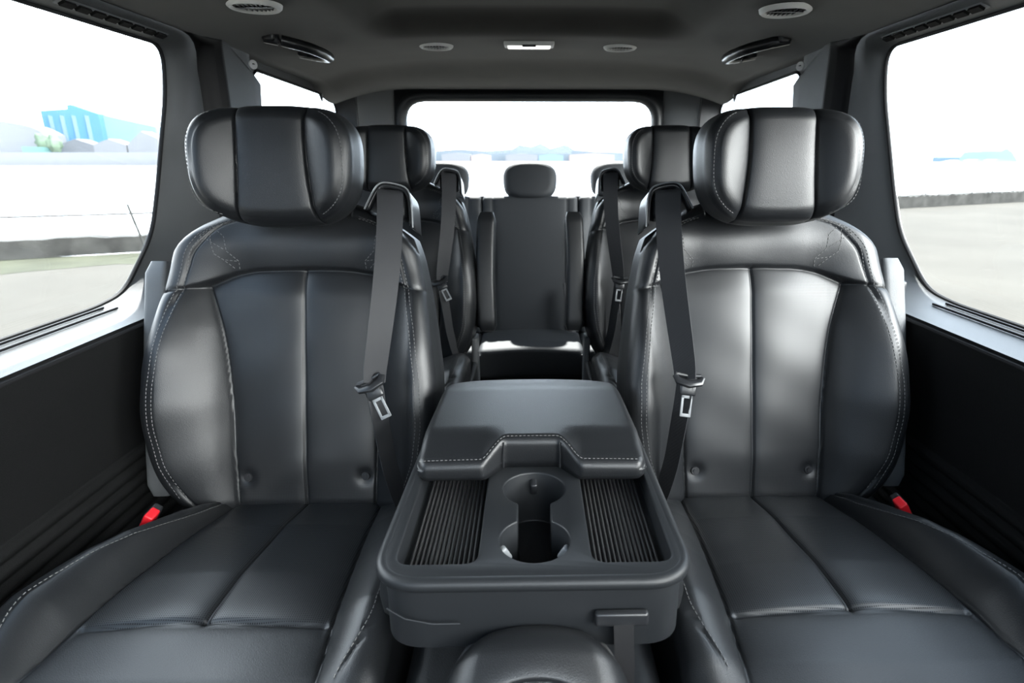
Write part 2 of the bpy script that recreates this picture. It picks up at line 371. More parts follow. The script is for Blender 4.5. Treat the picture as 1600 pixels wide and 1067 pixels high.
tag(link('wall_back', V, grid_faces(8, 200, True), PLAST), 'tailgate with a thick rounded black frame round the rear window', kind='structure')
N = len(inn); pv = [(x, YR + .008, z) for x, z in inn] + [(x, YR + .012, z) for x, z in inn]
g = link('window_7', pv, [tuple(range(N)), tuple(range(N, 2 * N))[::-1]] + [(i, (i + 1) % N, N + (i + 1) % N, N + i) for i in range(N)], GLASS, smooth=False)
tag(g, 'wide rear window in the tailgate', kind='structure')
for k, lab in enumerate(('left sliding door window with rounded lower rear corner', 'right sliding door window with rounded lower rear corner', 'left front door window', 'right front door window', 'left rear quarter window', 'right rear quarter window')):
    tag(bpy.data.objects['window_%d' % (k + 1)], lab, kind='structure')
# cab front, unseen: windscreen, and a bulkhead raised to cut low front light
ws = [(-.70, 1.31), (-1.42, .86)]
o = MB().box((0, -1.30, .52), (1.66, .1, 1.04)).build('wall_front', PLAST, smooth=False); tag(o, 'unseen bulkhead under the windscreen, raised to block low front light', kind='structure')
pv = [(-.74, -.42, 1.34), (.74, -.42, 1.34), (.74, -1.28, 1.03), (-.74, -1.28, 1.03)]
o = link('window_8', pv + [(p[0], p[1] - .003, p[2] + .004) for p in pv], [(0, 1, 2, 3), (7, 6, 5, 4), (0, 4, 5, 1), (1, 5, 6, 2), (2, 6, 7, 3), (3, 7, 4, 0)], GLASS, smooth=False); tag(o, 'windscreen', kind='structure')

# ---------------------------------------------------------------- ceiling fittings
def vent(x, y, z, label, group, r=.052):
    t = empty('air_vent', (x, y, z), label, 'air vent', group)
    mb = MB(); n = 40; V = []
    for rr, zz in ((r * .74, -.001), (r * .78, -.008), (r * .88, -.010), (r * .97, -.006), (r, 0)):
        V += [(rr * cos(2 * PI * k / n), rr * sin(2 * PI * k / n), zz) for k in range(n)]
    mb.add(V, grid_faces(5, n, True)); mb.build('outer_ring', RINGM, t)
    MB().cyl((0, 0, .002), (0, 0, 1), r * .76, .004, 32).build('duct', DARK, t)
    mb = MB()
    for k in range(-3, 4):
        w = math.sqrt(max(0, (r * .72) ** 2 - (k * .009) ** 2)); mb.box((k * .009, 0, -.0035), (.0014, 2 * w, .006), Matrix.Rotation(.5, 3, 'Y'))
    mb.box((0, 0, -.005), (2 * r * .7, .003, .004)); mb.build('grille', PLAST_S, t, smooth=False)
    return t
vent(-.281, 1.975, 1.326, 'round ceiling air vent with pale ring, left of the ceiling lamp', 'round ceiling vents')
vent(.279, 1.985, 1.326, 'round ceiling air vent with pale ring, right of the ceiling lamp', 'round ceiling vents')
vent(-.565, 1.375, 1.302, 'larger round vent at the top edge of the picture, near the left grab handle', 'round ceiling vents', .055)
vent(.548, 1.40, 1.304, 'larger round vent at the top edge of the picture, near the right grab handle', 'round ceiling vents', .055)
t = empty('ceiling_lamp', (0, 1.94, 1.323), 'white rectangular ceiling lamp in the middle of the headliner between two vents', 'lamp')
MB().box((0, 0, 0), (.150, .062, .014), bev=.006).build('housing', RINGM, t); MB().box((0, 0, -.006), (.128, .040, .010), bev=.004).build('lamp_lens', LENS, t)
MB().box((0, -.026, -.008), (.04, .006, .006), bev=.001).build('switch', PLAST, t)
for side, nm in ((-1, 'left'), (1, 'right')):
    t = empty('grab_handle', (side * .620, 1.765, 1.280), 'curved dark plastic grab handle on the ceiling above the %s rear captain seat' % nm, 'grab handle', 'ceiling grab handles')
    pts = [Vector((side * z * 1.65, y, z * .30)) for y, z in ((-.125, .024), (-.118, .0), (-.10, -.022), (-.07, -.034), (0, -.040), (.07, -.036), (.10, -.022), (.112, .0), (.115, .024))]
    pr = [(cos(a) * (1.15 + .0 * cos(2 * a)), sin(a) * .8) for a in np.linspace(0, 2 * PI, 16, endpoint=False)]
    fine = []
    for i in range(len(pts) - 1):
        for k in range(5): fine.append(pts[i].lerp(pts[i + 1], k / 5))
    fine.append(pts[-1]); sm_ = [fine[0]] + [(fine[i - 1] + fine[i] * 2 + fine[i + 1]) / 4 for i in range(1, len(fine) - 1)] + [fine[-1]]
    sm_ = [sm_[0]] + [(sm_[i - 1] + sm_[i] * 2 + sm_[i + 1]) / 4 for i in range(1, len(sm_) - 1)] + [sm_[-1]]
    MB().tube(sm_, .0135, up=(1, 0, 0), n=14).build('grip', PLAST_S, t)
    for yy in (-.122, .113): MB().box((side * .026, yy, .014), (.034, .034, .036), bev=.008).build('mount', PLAST_S, t)
    zb = 1.247
    b = MB().cyl((0, 0, 0), (side * .85, .52, 0), .0115, .004, 28).build('pillar_badge', BADGE)
    xx = .731
    b.location = (side * .732, 1.725, 1.236); tag(b, 'small round white badge on the %s pillar beside the quarter window' % nm, 'badge', 'round pillar badges')
    MB().box((-side * .0022, -.0014, .001), (.0030, .009, .0025)).build('badge_marking', PLAST_S, b, smooth=False)
    # coat hook
    t = empty('coat_hook', (side * .768, 1.19, .742), 'small black hook on the sill at the lower rear corner of the %s door window' % nm, 'hook', 'sill hooks')
    MB().box((0, 0, 0), (.014, .030, .030), bev=.004).build('mount', PLAST_S, t)
    MB().tube([(-side * .004, 0, .006), (-side * .018, 0, .004), (-side * .024, 0, -.004), (-side * .022, 0, -.012)][::1], [.006, .006, .005, .004]).build('hook', PLAST_S, t)
    # slotted demister outlet above the door window
    t = empty('air_outlet', (side * .769, 1.25, 1.2445), 'slim slotted air outlet in the trim above the %s sliding door window' % nm, 'air vent', 'slotted outlets above the doors')
    MB().box((0, 0, .004), (.020, .30, .006), bev=.002).build('bezel', SATIN, t); t.rotation_euler[1] = side * .45
    mb = MB()
    for k in range(8): mb.box((0, -.13 + k * .037, -.0005), (.012, .028, .006))
    mb.build('slots', DARK, t, smooth=False)
    # quarter window latch
    o = MB().tube([(0, 0, .018), (0, 0, 0), (0, .004, -.018), (0, .008, -.028)], [.011, .009, .005, .001]).build('window_latch', PLAST_S)
    o.location = (side * .795, 2.44, 1.232); tag(o, 'tiny pointed black latch hanging at the top of the %s quarter window' % nm, 'latch', 'quarter window latches')

# ================================================================ CAPTAIN SEAT
RC = math.radians(17)
EV = np.array((0, sin(RC), cos(RC))); EN = np.array((0, -cos(RC), sin(RC))); EU = np.array((1., 0, 0))
wtab = smooth_interp([(-.02, .19), (0, .205), (.03, .228), (.06, .243), (.11, .257), (.18, .263), (.26, .261), (.34, .251), (.42, .238), (.48, .226), (.52, .212), (.56, .19), (.60, .17), (.62, .165)], k=.03)
seam_u = smooth_interp([(-.05, .128), (.1, .135), (.2, .139), (.26, .145), (.345, .158), (.426, .178), (.5, .19), (.7, .2)], k=.02)
yoke_v = smooth_interp([(0, .456), (.09, .453), (.13, .446), (.16, .435), (.18, .425), (.2, .418), (.22, .413), (.30, .412)], k=.012)
stit_u = smooth_interp([(-.02, .17), (.035, .198), (.094, .221), (.161, .231), (.235, .231), (.333, .219), (.414, .203), (.486, .186), (.53, .160), (.548, .13), (.556, .09)], k=.02)
bol_h = smooth_interp([(-.05, .03), (0, .035), (.08, .058), (.2, .078), (.3, .074), (.38, .055), (.45, .032), (.52, .018), (.65, .0)], k=.04)
def back_outline(SS, TT):
    v0 = -.02; t = (TT + 1) / 2
    def vt(s): return .60 - .085 * np.abs(s) ** 3.0
    v = v0 + t * (vt(SS) - v0); w = wtab(v) + np.where(SS > 0, .019, -.006); u = SS * w
    bu = (1 - np.abs(SS)) * w; bv = np.minimum(t, 1 - t) * (vt(SS) - v0); return u, v, bu, bv
def back_h(u, v):
    a = np.abs(u) - .018 * sm(.15, .24, u) + .005 * sm(.17, .24, -u); su = seam_u(v); yv = yoke_v(a); low = 1 - sm(-.004, .004, v - yv)
    x = np.clip((a - su) / np.maximum(.228 - su, .02), 0, 1.6)
    bol = bol_h(v) * sm(0, 1, x * .62 + .16 * (x > 0)) / 1.0
    bol = bol_h(v) * (1 - (1 - np.clip(x, 0, 1)) ** 1.7)
    h = low * bol + (1 - low) * bol_h(v) * sm(.10, .25, a) * .9
    h = h + .014 * (1 - (a / .15) ** 2).clip(0, 1) * sm(0, .1, v) * (1 - sm(.40, .456, v)) * .6
    yk = (1 - low)
    h = h + yk * .016 * np.exp(-((v - .51) / .05) ** 2) + yk * .004
    # seams
    cm = low * (a < .05)
    h = h + low * groove(a - su, .004, .0022, .005, .012)
    h = h + np.where(a < .1, low * groove(a, .003, .002, .006, .013), 0)
    h = h + groove(v - yv, .0035, .0022, .005, .011)
    h = h + groove(a - stit_u(v), .003, .0018, .0018, .006)
    for bu_ in (-1, 1):
        d = np.hypot(u - bu_ * .112, v - .058); h = h - .007 * np.exp(-(d / .014) ** 2)
    h = h + .0012 * np.sin(u * 37 + v * 21) * sm(.0, .1, v) * np.sin(v * 29 - u * 11)
    return h
def emblem_lines(sg):
    P = {'A': (-19, -33), 'B': (0, -18), 'C': (3, 3), 'D': (17, 30), 'E': (-21, -31), 'F': (-19, -10), 'G': (-15, 7), 'H': (-3, 15), 'I': (7, 23), 'J': (15, 30), 'K': (-17, -10), 'L': (2, 2), 'M': (-35, -19), 'N': (19, 17), 'O': (18, 30), 'Q': (-16, 8), 'R2': (2, 2)}
    q = lambda k: (sg * (.141 - P[k][0] * .0012), .492 - P[k][1] * .0013)
    return [[q('A'), q('B'), q('C'), q('N'), q('O')], [q('E'), q('F'), q('G'), q('H'), q('I'), q('J')], [q('M'), q('F'), q('L')], [q('G'), q('H'), q('N')], [q('M'), q('A')]]

HB = np.array((0., 1.0 - .0, 0.))
hw, hh = .136, .098
RH = math.radians(8)
hEV = np.array((0, sin(RH), cos(RH))); hEN = np.array((0, -cos(RH), sin(RH)))
def head_outline(SS, TT):
    n = 3.1; aS, aT = np.abs(SS), np.abs(TT); f = np.maximum(aS, aT) / np.maximum(aS ** n + aT ** n, 1e-9) ** (1 / n)
    U = SS * f * 1.07; Vv = TT * f * 1.03
    w = hw * (1 + .03 * Vv - .02 * (Vv < 0) * Vv * -1); u = U / 1.07 * w; v = Vv / 1.03 * hh
    r_ = np.maximum(aS, aT); b = (1 - r_) * hh * 1.12; return u, v, b, b * 0 + 1
def head_seam(v): return .062 + .010 * (-(v) / hh) * 1.0 * .5 + .004 * np.cos(v / hh * PI / 2) * -1
def head_h(u, v):
    a = np.abs(u); sv = head_seam(v); x = ((a - sv) / (.122 - sv)).clip(0, 1.2)
    h = .026 * (1 - (1 - x.clip(0, 1)) ** 1.6)
    h = h + .006 * (1 - (v / hh) ** 2) + groove(a - sv, .004, .002, .006, .010)
    # dark wrap panel is slightly proud
    h = h + .003 * (a < sv)
    e = np.hypot(a / .121, v / (hh * .88) * 1.0)
    ee = ((a / .121) ** 3.2 + (np.abs(v) / (hh * .9)) ** 3.2) ** (1 / 3.2)
    h = h + np.where(a > sv, groove((ee - 1) * .11, .003, .0016, .002, .006), 0)
    return h

def captain_seat(side, y, z, label, group, arm, left_name):
    root = empty('captain_seat', (side * .432, y, z), label, 'car seat', group)
    back = Pad((0, 0, .36), EU, EV, EN, back_outline, back_h, .10, .038, side, ns=190, nt=210, es=.14, et=.08)
    b = back.build('backrest', [LEATHER, PERF], root, matfn=lambda u, v: abs(u) < seam_u(v) and v < yoke_v(abs(u)), gus=[(.1, .0), (.3, -.003), (.5, -.004), (.75, .0), (.93, .008), (1.0, .024)])
    vs = np.linspace(.03, .553, 160); L = []
    for sg in (-1, 1):
        L = []
        for dd in (-.0045, .0045): L.append([(sg * (float(stit_u(q)) + dd + (.018 if sg > 0 else -.004) * min(1, max(0, (float(stit_u(q)) - .10) / .08))), q) for q in vs if float(stit_u(q)) > .1])
        stitches('stitching', L, back, b)
        stitches('emblem_stitching', emblem_lines(sg), back, b)
    for sg in (-1, 1):
        p = back.surf(sg * .112, .058, .002)
        MB().cyl(p, back.en, .0095, .006, 24, .0075).cyl(p + back.en * .004, back.en, .004, .002, 12).build('anchor_button', PLAST_S, root)
    # headrest
    hd = Pad((0, .045, .990), EU, hEV, hEN, head_outline, head_h, .085, .030, side, ns=190, nt=110, es=.16, et=.2)
    h = hd.build('headrest', [LEATHER, LEATHER], root, matfn=lambda u, v: abs(u) < head_seam(v), gus=[(.1, -.001), (.3, -.004), (.55, -.005), (.75, .0), (.9, .010), (1.0, .028)])
    L = []
    for sg in (-1, 1):
        for rr in (1.035,):
            th = np.linspace(-1.02, 1.02, 90); L.append([(sg * .121 * rr * abs(cos(t)) ** (2 / 3.2), hh * .9 * rr * math.copysign(abs(sin(t)) ** (2 / 3.2), t)) for t in th])
    def hroll(u, v):
        bu = np.clip(1 - (hw - np.abs(u)) / .03, 0, 1); bv = np.clip(1 - (hh - np.abs(v)) / .03, 0, 1); q = np.clip(np.hypot(bu, bv), 0, .98); return .03 * (1 - np.sqrt(1 - q * q)) * .8
    hd.rollfn = hroll
    for l in L: stitches('stitching', [l], hd, h, L=.0036, gap=.0026)
    for sx in (-.05, .05): MB().tube([(sx, .20, .80), (sx, .17, .88), (sx, .12, .96)], .006).build('headrest_post', CHROME, root)
    # cushion
    wo_ = smooth_interp([(-.08, .178), (.02, .182), (.10, .190), (.16, .202), (.22, .220), (.28, .240), (.34, .254), (.40, .260), (.60, .258)], k=.05)
    def zc(u, s):      # s: distance forward of the bite
        a = np.abs(u); zz = np.interp(s, [-.05, 0, .1, .25, .36, .44, .50], [.352, .362, .385, .408, .416, .414, .404])
        su = np.interp(s, [0, .355, .5], [.140, .168, .18]); f = 1 - sm(.350, .360, s); wide = .255
        pk0 = np.where(u > 0, np.minimum(.225, wo_(s) - .020), .225); x = ((a - su) / (pk0 - su)).clip(0, 1); bh = np.interp(s, [-.05, .05, .2, .35, .45, .5], [.0, .032, .054, .050, .022, .0]) * np.where(u > 0, 1.0, .75)
        sf = 1 - .0 * s
        endn = 1 - sm(.40, .47, s)
        zz = zz + bh * (1 - (1 - x) ** 1.8) + .006 * (1 - (a / .16) ** 2).clip(0, 1) * f
        zz = zz + groove(a - su, .0035, .0022, .005, .012) * np.where(s < .36, 1, .75 * endn + .25)
        zz = zz + np.where(a < .1, f * groove(a, .0028, .002, .005, .012), 0)
        zz = zz + (1 - sm(su - .012, su, a)) * groove(s - .355 + .004 * np.cos(u * 18), .003, .0022, .005, .012)
        ss = np.where(u > 0, wo_(s) - .028, .232) - .03 * sm(.36, .47, s)
        zz = zz + groove(a - ss, .003, .0016, .002, .006) * endn
        zz = zz + .0012 * np.sin(u * 31 + s * 17) * np.sin(s * 23 - u * 9)
        return zz
    def cu_out(SS, TT):
        t = (TT + 1) / 2; s = -.045 + t * (.53 - .0 * np.abs(SS) ** 3 + .045) - .03 * np.abs(SS) ** 4 * (t)
        w = np.interp(s, [-.05, .0, .1, .3, .45, .53], [.215, .235, .252, .262, .262, .255]) - .008; w = np.where(SS > 0, wo_(s), w); return SS * w, s, (1 - np.abs(SS)) * w, np.minimum(t * 4, 1 - t) * .575
    cu = Pad((0, 0, 0), EU, (0, -1, 0), (0, 0, 1), cu_out, zc, -.22, .032, side, ns=190, nt=170, es=.14, et=.08)
    c = cu.build('seat_cushion', [LEATHER, PERF], root, matfn=lambda u, s: abs(u) < np.interp(s, [0, .355, .5], [.140, .168, .18]) and s < .355, gus=[(.2, .0), (.6, -.002), (.9, .006), (1.0, .02)])
    L = [[(sg * ((float(wo_(s)) - .028 if sg > 0 else .232) - .03 * float(sm(.36, .47, s)) + dd), s) for s in np.linspace(0.02, .46, 80)] for sg in (-1, 1) for dd in (-.004,)]
    cu.rollfn = lambda u, s: .032 * (1 - np.sqrt(1 - np.clip(1 - (np.where(u > 0, wo_(s), .254) - np.abs(u)) / .032, 0, .97) ** 2)) * .9
    for l in L: stitches('stitching', [l], cu, c)
    # base
    mb = MB(); mb.box((0, -.20, .135), (.40, .40, .16), bev=.02)
    for sx in (-.16, .16): mb.box((sx, -.2, .03), (.035, .5, .06), bev=.006)
    mb.build('seat_base', PLAST, root)
    MB().box((side * .262, -.14, .29), (.022, .40, .10), bev=.010).build('side_cover', PLAST, root)
    MB().box((-side * .243, -.14, .29), (.022, .40, .10), bev=.010).build('side_cover', PLAST, root)
    MB().box((-side * .245, .06, .22), (.020, .07, .40), bev=.006).build('recliner_bracket', TRIM, root)
    # shoulder belt guide
    M3 = Matrix(((1, 0, 0), (0, cos(RC), sin(RC)), (0, -sin(RC), cos(RC))))
    def loc(u, v, h): p = np.array((0, 0, .36)) + u * EU * side + v * EV + h * EN; return Vector(p)
    gm = []
    for (u, v) in ((-.212, .530), (-.209, .590), (-.200, .606), (-.185, .611), (-.155, .617), (-.142, .607), (-.122, .565)): gm.append((u, v))
    gp = []
    for i in range(len(gm) - 1):
        for k in range(6): gp.append((gm[i][0] + (gm[i + 1][0] - gm[i][0]) * k / 6, gm[i][1] + (gm[i + 1][1] - gm[i][1]) * k / 6))
    gp.append(gm[-1])
    for _ in range(9): gp = [gp[0]] + [((gp[i - 1][0] + gp[i][0] * 2 + gp[i + 1][0]) / 4, (gp[i - 1][1] + gp[i][1] * 2 + gp[i + 1][1]) / 4) for i in range(1, len(gp) - 1)] + [gp[-1]]
    V = []; n = len(gp)
    for h in (-.06, .018, .026, .026, .015):
        k = {-.06: 1, .018: 1, .026: .97, .015: .80}[h]
        if h == .026 and len(V) > 2.5 * n: k = .86
        V += [tuple(loc(-.168 + (u + .168) * k, .56 + (v - .56) * k, h)) for u, v in gp]
    F = grid_faces(5, n)
    go = link('belt_guide', V, F, PLAST_S, root)
    sol = go.modifiers.new('thickness', 'SOLIDIFY'); sol.thickness = .003
    MB().tube([loc(u, v, .0275) for u, v in gp], .0016, 6).build('bright_edge', SATIN, go)
    MB().box(loc(-.168, .575, -.012), (.060, .045, .05), Matrix.Rotation(-RC, 3, 'X'), bev=.010).build('guide_body', PLAST, go)
    # belt
    path = [(-.170, .603, .010), (-.170, .602, .024), (-.171, .594, .033), (-.173, .57, .040), (-.175, .53, .052), (-.175, .46, .070), (-.172, .40, .083), (-.165, .33, .092), (-.158, .27, .096), (-.157, .245, .097)]
    path2 = [(-.157, .238, .097), (-.162, .20, .094), (-.170, .14, .083), (-.176, .09, .070), (-.186, .04, .052), (-.196, .0, .030), (-.20, -.03, .01)]
    def ribbon(name, pth, w, par, tw0, tw1, thick=.0014):
        P = [Vector(loc(*p)) for p in pth]; fine = []
        for i in range(len(P) - 1):
            for k in range(6): fine.append(P[i].lerp(P[i + 1], k / 6))
        fine.append(P[-1]); V = []; m = len(fine)
        for _ in range(3): fine = [fine[0]] + [(fine[i - 1] + fine[i] * 2 + fine[i + 1]) / 4 for i in range(1, m - 1)] + [fine[-1]]
        for i, p in enumerate(fine):
            t = (fine[min(i + 1, m - 1)] - fine[max(i - 1, 0)]).normalized(); f = i / (m - 1); ang = tw0 + (tw1 - tw0) * f
            a = Vector((1, 0, 0)); a = (a - t * a.dot(t)).normalized(); nn = t.cross(a); a = (Matrix.Rotation(ang, 3, t) @ a); nn = Matrix.Rotation(ang, 3, t) @ nn
            for sx in (-1, -.5, 0, .5, 1):
                V.append(p + a * sx * w / 2 + nn * thick * .5)
            for sx in (1, .5, 0, -.5, -1):
                V.append(p + a * sx * w / 2 - nn * thick * .5)
        n = 10; F = grid_faces(m, n, True) + [tuple(range(n)), tuple((m - 1) * n + k for k in range(n))]
        return link(name, V, F, WEB, par, sharp=40)
    belt = ribbon('seat_belt', path, .047, root, .0, side * .95)
    ribbon('lap_webbing', path2, .036, belt, side * .9, side * 1.2)
    # tongue
    tg = loc(-.153, .240, .102)
    sgm = 1 if side > 0 else -1
    M = M3 @ Matrix.Rotation(side * .42 if side < 0 else -.1 * 0, 3, 'Y')
    T3 = Matrix.Rotation(RC * -1, 3, 'X') @ Matrix.Rotation(-.45 if side < 0 else .12, 3, 'Y')
    def L3(x, zz, h=0): return tg + T3 @ Vector((x, -h, zz))
    prf = [(cos(a) * 1.0, sin(a) * .62) for a in np.linspace(0, 2 * PI, 12, endpoint=False)]
    mb = MB(); mb.tube([L3(-.024, .010), L3(-.019, .001, .004), L3(0, -.003, .006), L3(.019, .001, .004), L3(.024, .010)], [.006, .010, .0115, .010, .006], prof=prf)
    mb.tube([L3(-.022, .013, -.002), L3(0, .011, -.003), L3(.022, .013, -.002)], .004)
    mb.box(L3(0, -.014, .004), (.030, .009, .020), T3, bev=.004)
    bt = mb.build('belt_tongue', PLAST_S, root)
    mb = MB(); x0 = 0
    mb.box(L3(x0 - .0075, -.040, .004), (.0045, .0025, .040), T3, bev=.0008).box(L3(x0 + .0075, -.040, .004), (.0045, .0025, .040), T3, bev=.0008).box(L3(x0, -.059, .004), (.0195, .0025, .006), T3, bev=.001).box(L3(x0, -.025, .004), (.0195, .0025, .008), T3, bev=.0008)
    mb.build('latch_plate', SATIN, bt)
    # buckle, outer side
    R = Matrix.Rotation(side * -.62, 3, 'Y') @ Matrix.Rotation(.25, 3, 'X'); bp = Vector((side * .214, -.120, .416))
    bk = MB().box(bp, (.016, .030, .060), R, bev=.004).tube([bp - R @ Vector((0, 0, .03)), bp - R @ Vector((0, 0, .09))], .008).build('belt_buckle', PLAST_S, root)
    MB().box(bp + R @ Vector((-side * .002, -.009, .018)), (.015, .022, .036), R, bev=.003).build('release_button', RED, bk)
    # raised armrest
    if arm:
        s = 1 if arm == 'outer' else -1
        u0 = .287 if arm == 'outer' else -.290; V0, V1 = .02, .475
        if arm == 'inner': V0, V1 = .09, .478
        th, dp = (.044 if arm == 'outer' else .058), .085
        vs_ = np.linspace(0, 1, 20); V = []; n = 0; prof = round_poly([(-th / 2, -dp), (th / 2, -dp), (th / 2, .0), (-th / 2, .0)], .012, 5); n = len(prof)
        for i, q in enumerate(vs_):
            v = V0 + (V1 - V0) * q; sc = 1 - .0 * q; bulge = .006 * sin(PI * q)
            e = min(1, min(q, 1 - q) * 18); e = math.sqrt(1 - (1 - e) ** 2) * .25 + .75
            for (a, bb) in prof: V.append(tuple(loc(u0 + a * e + bulge * .9, v, (bb + dp / 2) * e - dp / 2 + (-.005 if arm == 'outer' else .02) + (.0 if arm == 'outer' else .012 * sin(PI * q)))))
        am = link('armrest', V, grid_faces(20, n, True) + [tuple(range(n)), tuple(19 * n + k for k in range(n))], LEATHER if arm == 'inner' else TRIM, root, sharp=50)
        MB().cyl(loc(u0 - s * .03, V0 + .03, -.04), (1, 0, 0), .018, .03, 20).build('armrest_pivot', PLAST, root)
    return root
def copy_seat(src, side, y, z, label, group, drop=(), armrest=None):
    def cp(o, par):
        c = o.copy(); COL.objects.link(c); c.parent = par
        for q in o.children:
            if q.name.split('.')[0] not in drop: cp(q, c)
        return c
    c = cp(src, None); c.location = (side * .432, y, z); c['label'] = label; c['group'] = group; return c
G1 = 'captain seats'
captain_seat(-1, .993, 0, 'nearest left black leather captain seat, the one beside the left sliding door window', G1, 'outer', 'left')
captain_seat(1, 1.0, 0, 'nearest right black leather captain seat, the one beside the right sliding door window', G1, 'outer', 'right')
captain_seat(-1, 1.83, .012, 'black leather captain seat partly hidden behind the nearest left seat, armrest raised', G1, 'inner', 'left')
captain_seat(1, 1.83, .012, 'black leather captain seat partly hidden behind the nearest right seat, armrest raised', G1, 'inner', 'right')

# ================================================================ REAR BENCH
bench = empty('rear_bench_seat', (0, 2.36, 0), 'black cloth rear bench seat with three small headrests, below the rear window', 'car seat')
rb = math.radians(17); bEV = np.array((0, sin(rb), cos(rb))); bEN = np.array((0, -cos(rb), sin(rb)))
FAB = mat('rear_seat_cloth', (.026, .029, .033), .62, .35, bump=(700, .0006, 'v'))
for cx, w in ((-.44, .235), (0, .205), (.44, .235)):
    def ro(SS, TT, w=w):
        t = (TT + 1) / 2; return SS * w, t * .595, (1 - np.abs(SS)) * w, np.minimum(t, 1 - t) * .575
    def rh(u, v, w=w):
        a = np.abs(u) / w; return .03 * sm(.72, .95, a) * (1 - sm(.42, .55, v)) + groove((a - .74 - .1 * (v - .3)) * w, .003, .003, .004, .014) + .006 * np.cos(v * 9)
    pd = Pad((cx, .04, .28), EU, bEV, bEN, ro, rh, .05, .022, 1, ns=50, nt=50, es=.16, et=.1); pd.build('backrest', FAB, bench)
    def co(SS, TT, w=w):
        t = (TT + 1) / 2; return SS * w, -.04 + t * (.26), (1 - np.abs(SS)) * w, np.minimum(1, 1 - t) * .26
    def ch(u, s): return .302 + .006 * np.cos(u * 12) - .01 * sm(.15, .22, s)
    pd = Pad((cx, .03, 0), EU, (0, -1, 0), (0, 0, 1), co, ch, -.17, .02, 1, ns=40, nt=30, es=.12, et=.12); pd.build('seat_cushion', FAB, bench)
for cx in (-.375, 0, .375):
    def ho(SS, TT):
        u, v, a, b = head_outline(SS, TT); return u * .112 / hw, v * .078 / hh, a * .8, b
    def hh2(u, v): return .008 * (1 - (u / .11) ** 2)
    pd = Pad((cx, .225, .912), EU, bEV, bEN, ho, hh2, .05, .024, 1, ns=40, nt=30, es=.2, et=.25); pd.build('headrest', FAB, bench, gus=[(.2, -.002), (.5, -.003), (.8, .004), (1, .02)])
    for sx in (-.04, .04): MB().tube([(cx + sx, .205, .80), (cx + sx, .23, .88)], .005).build('headrest_post', CHROME, bench)
bk = MB().box((-.170, -.01, .335), (.022, .022, .05), bev=.004).build('belt_buckle', PLAST_S, bench); MB().box((-.166, -.022, .350), (.020, .012, .024), bev=.003).build('release_button', RED, bk)
MB().tube([(.150, .06, .50), (.155, .03, .44), (.175, .0, .36), (.17, -.02, .31)], .012, prof=[(cos(a) * 1.4, sin(a) * .3) for a in np.linspace(0, 2 * PI, 10, endpoint=False)]).build('seat_belt', WEB, bench)
MB().box((0, .04, .07), (1.20, .2, .14), bev=.01).build('seat_base', PLAST, bench)

# ================================================================ FOLDED CENTRE SEAT / CONSOLE
con = empty('centre_console', (0, .80, 0), 'folded black centre seat as console, with cup holders and ribbed trays, between the nearest seats', 'console')
def lp(v): return (v[0], v[1] - .80, v[2])
def rrect(x0, x1, y0, y1, r, n=10): return round_poly([(x0, y0), (x1, y0), (x1, y1), (x0, y1)], r, n)
def prism(poly, z0, z1, name='tmp', m=PLAST, shift=True):
    n = len(poly); V = [(x, y - .80, z) for z in (z0, z1) for x, y in poly]
    return link(name, V, [tuple(range(n))[::-1], tuple(range(n, 2 * n))] + [(i, (i + 1) % n, n + (i + 1) % n, n + i) for i in range(n)], m, smooth=False)
def carve(base, cutters, bev=.002, seg=3):
    for c in cutters:
        md = base.modifiers.new('b', 'BOOLEAN'); md.object = c; md.operation = 'DIFFERENCE'; md.solver = 'EXACT'
    bv = base.modifiers.new('v', 'BEVEL'); bv.width = bev; bv.segments = seg; bv.limit_method = 'ANGLE'; bv.angle_limit = math.radians(50); bv.use_clamp_overlap = True
    dg = bpy.context.evaluated_depsgraph_get(); me = bpy.data.meshes.new_from_object(base.evaluated_get(dg)); base.modifiers.clear(); base.data = me
    me.polygons.foreach_set('use_smooth', np.full(len(me.polygons), True)); me.set_sharp_from_angle(angle=math.radians(35))
    for c in cutters: bpy.data.objects.remove(c)
    return base
def taper(poly): return [(x * (1 - .10 * max(0, y - .56)), y) for x, y in poly]
body = prism(taper(round_poly([(-.170, .535), (.173, .535), (.173, 1.04), (-.170, 1.04)], [.05, .05, .02, .02], 12)), .470, .566, 'tray', PLAST)
cl = [prism(rrect(-.154, -.062, .558, .80, .018), .536, .70), prism(rrect(.068, .160, .558, .80, .018), .536, .70)]
cup = []
def arc(cx, cy, r, a0, a1, n=40): return [(cx + r * cos(a), cy + r * sin(a)) for a in np.linspace(a0, a1, n)]
ga = math.asin(.021 / .042)
cup = arc(.003, .600, .042, PI / 2 + ga, PI / 2 - ga + 2 * PI, 60)[:] ; up_ = arc(.003, .714, .042, -PI / 2 + ga, 3 * PI / 2 - ga, 60)
cup = up_ + [p for p in cup]
cl.append(prism(cup, .485, .70))
carve(body, cl, .0025, 3); body.parent = con
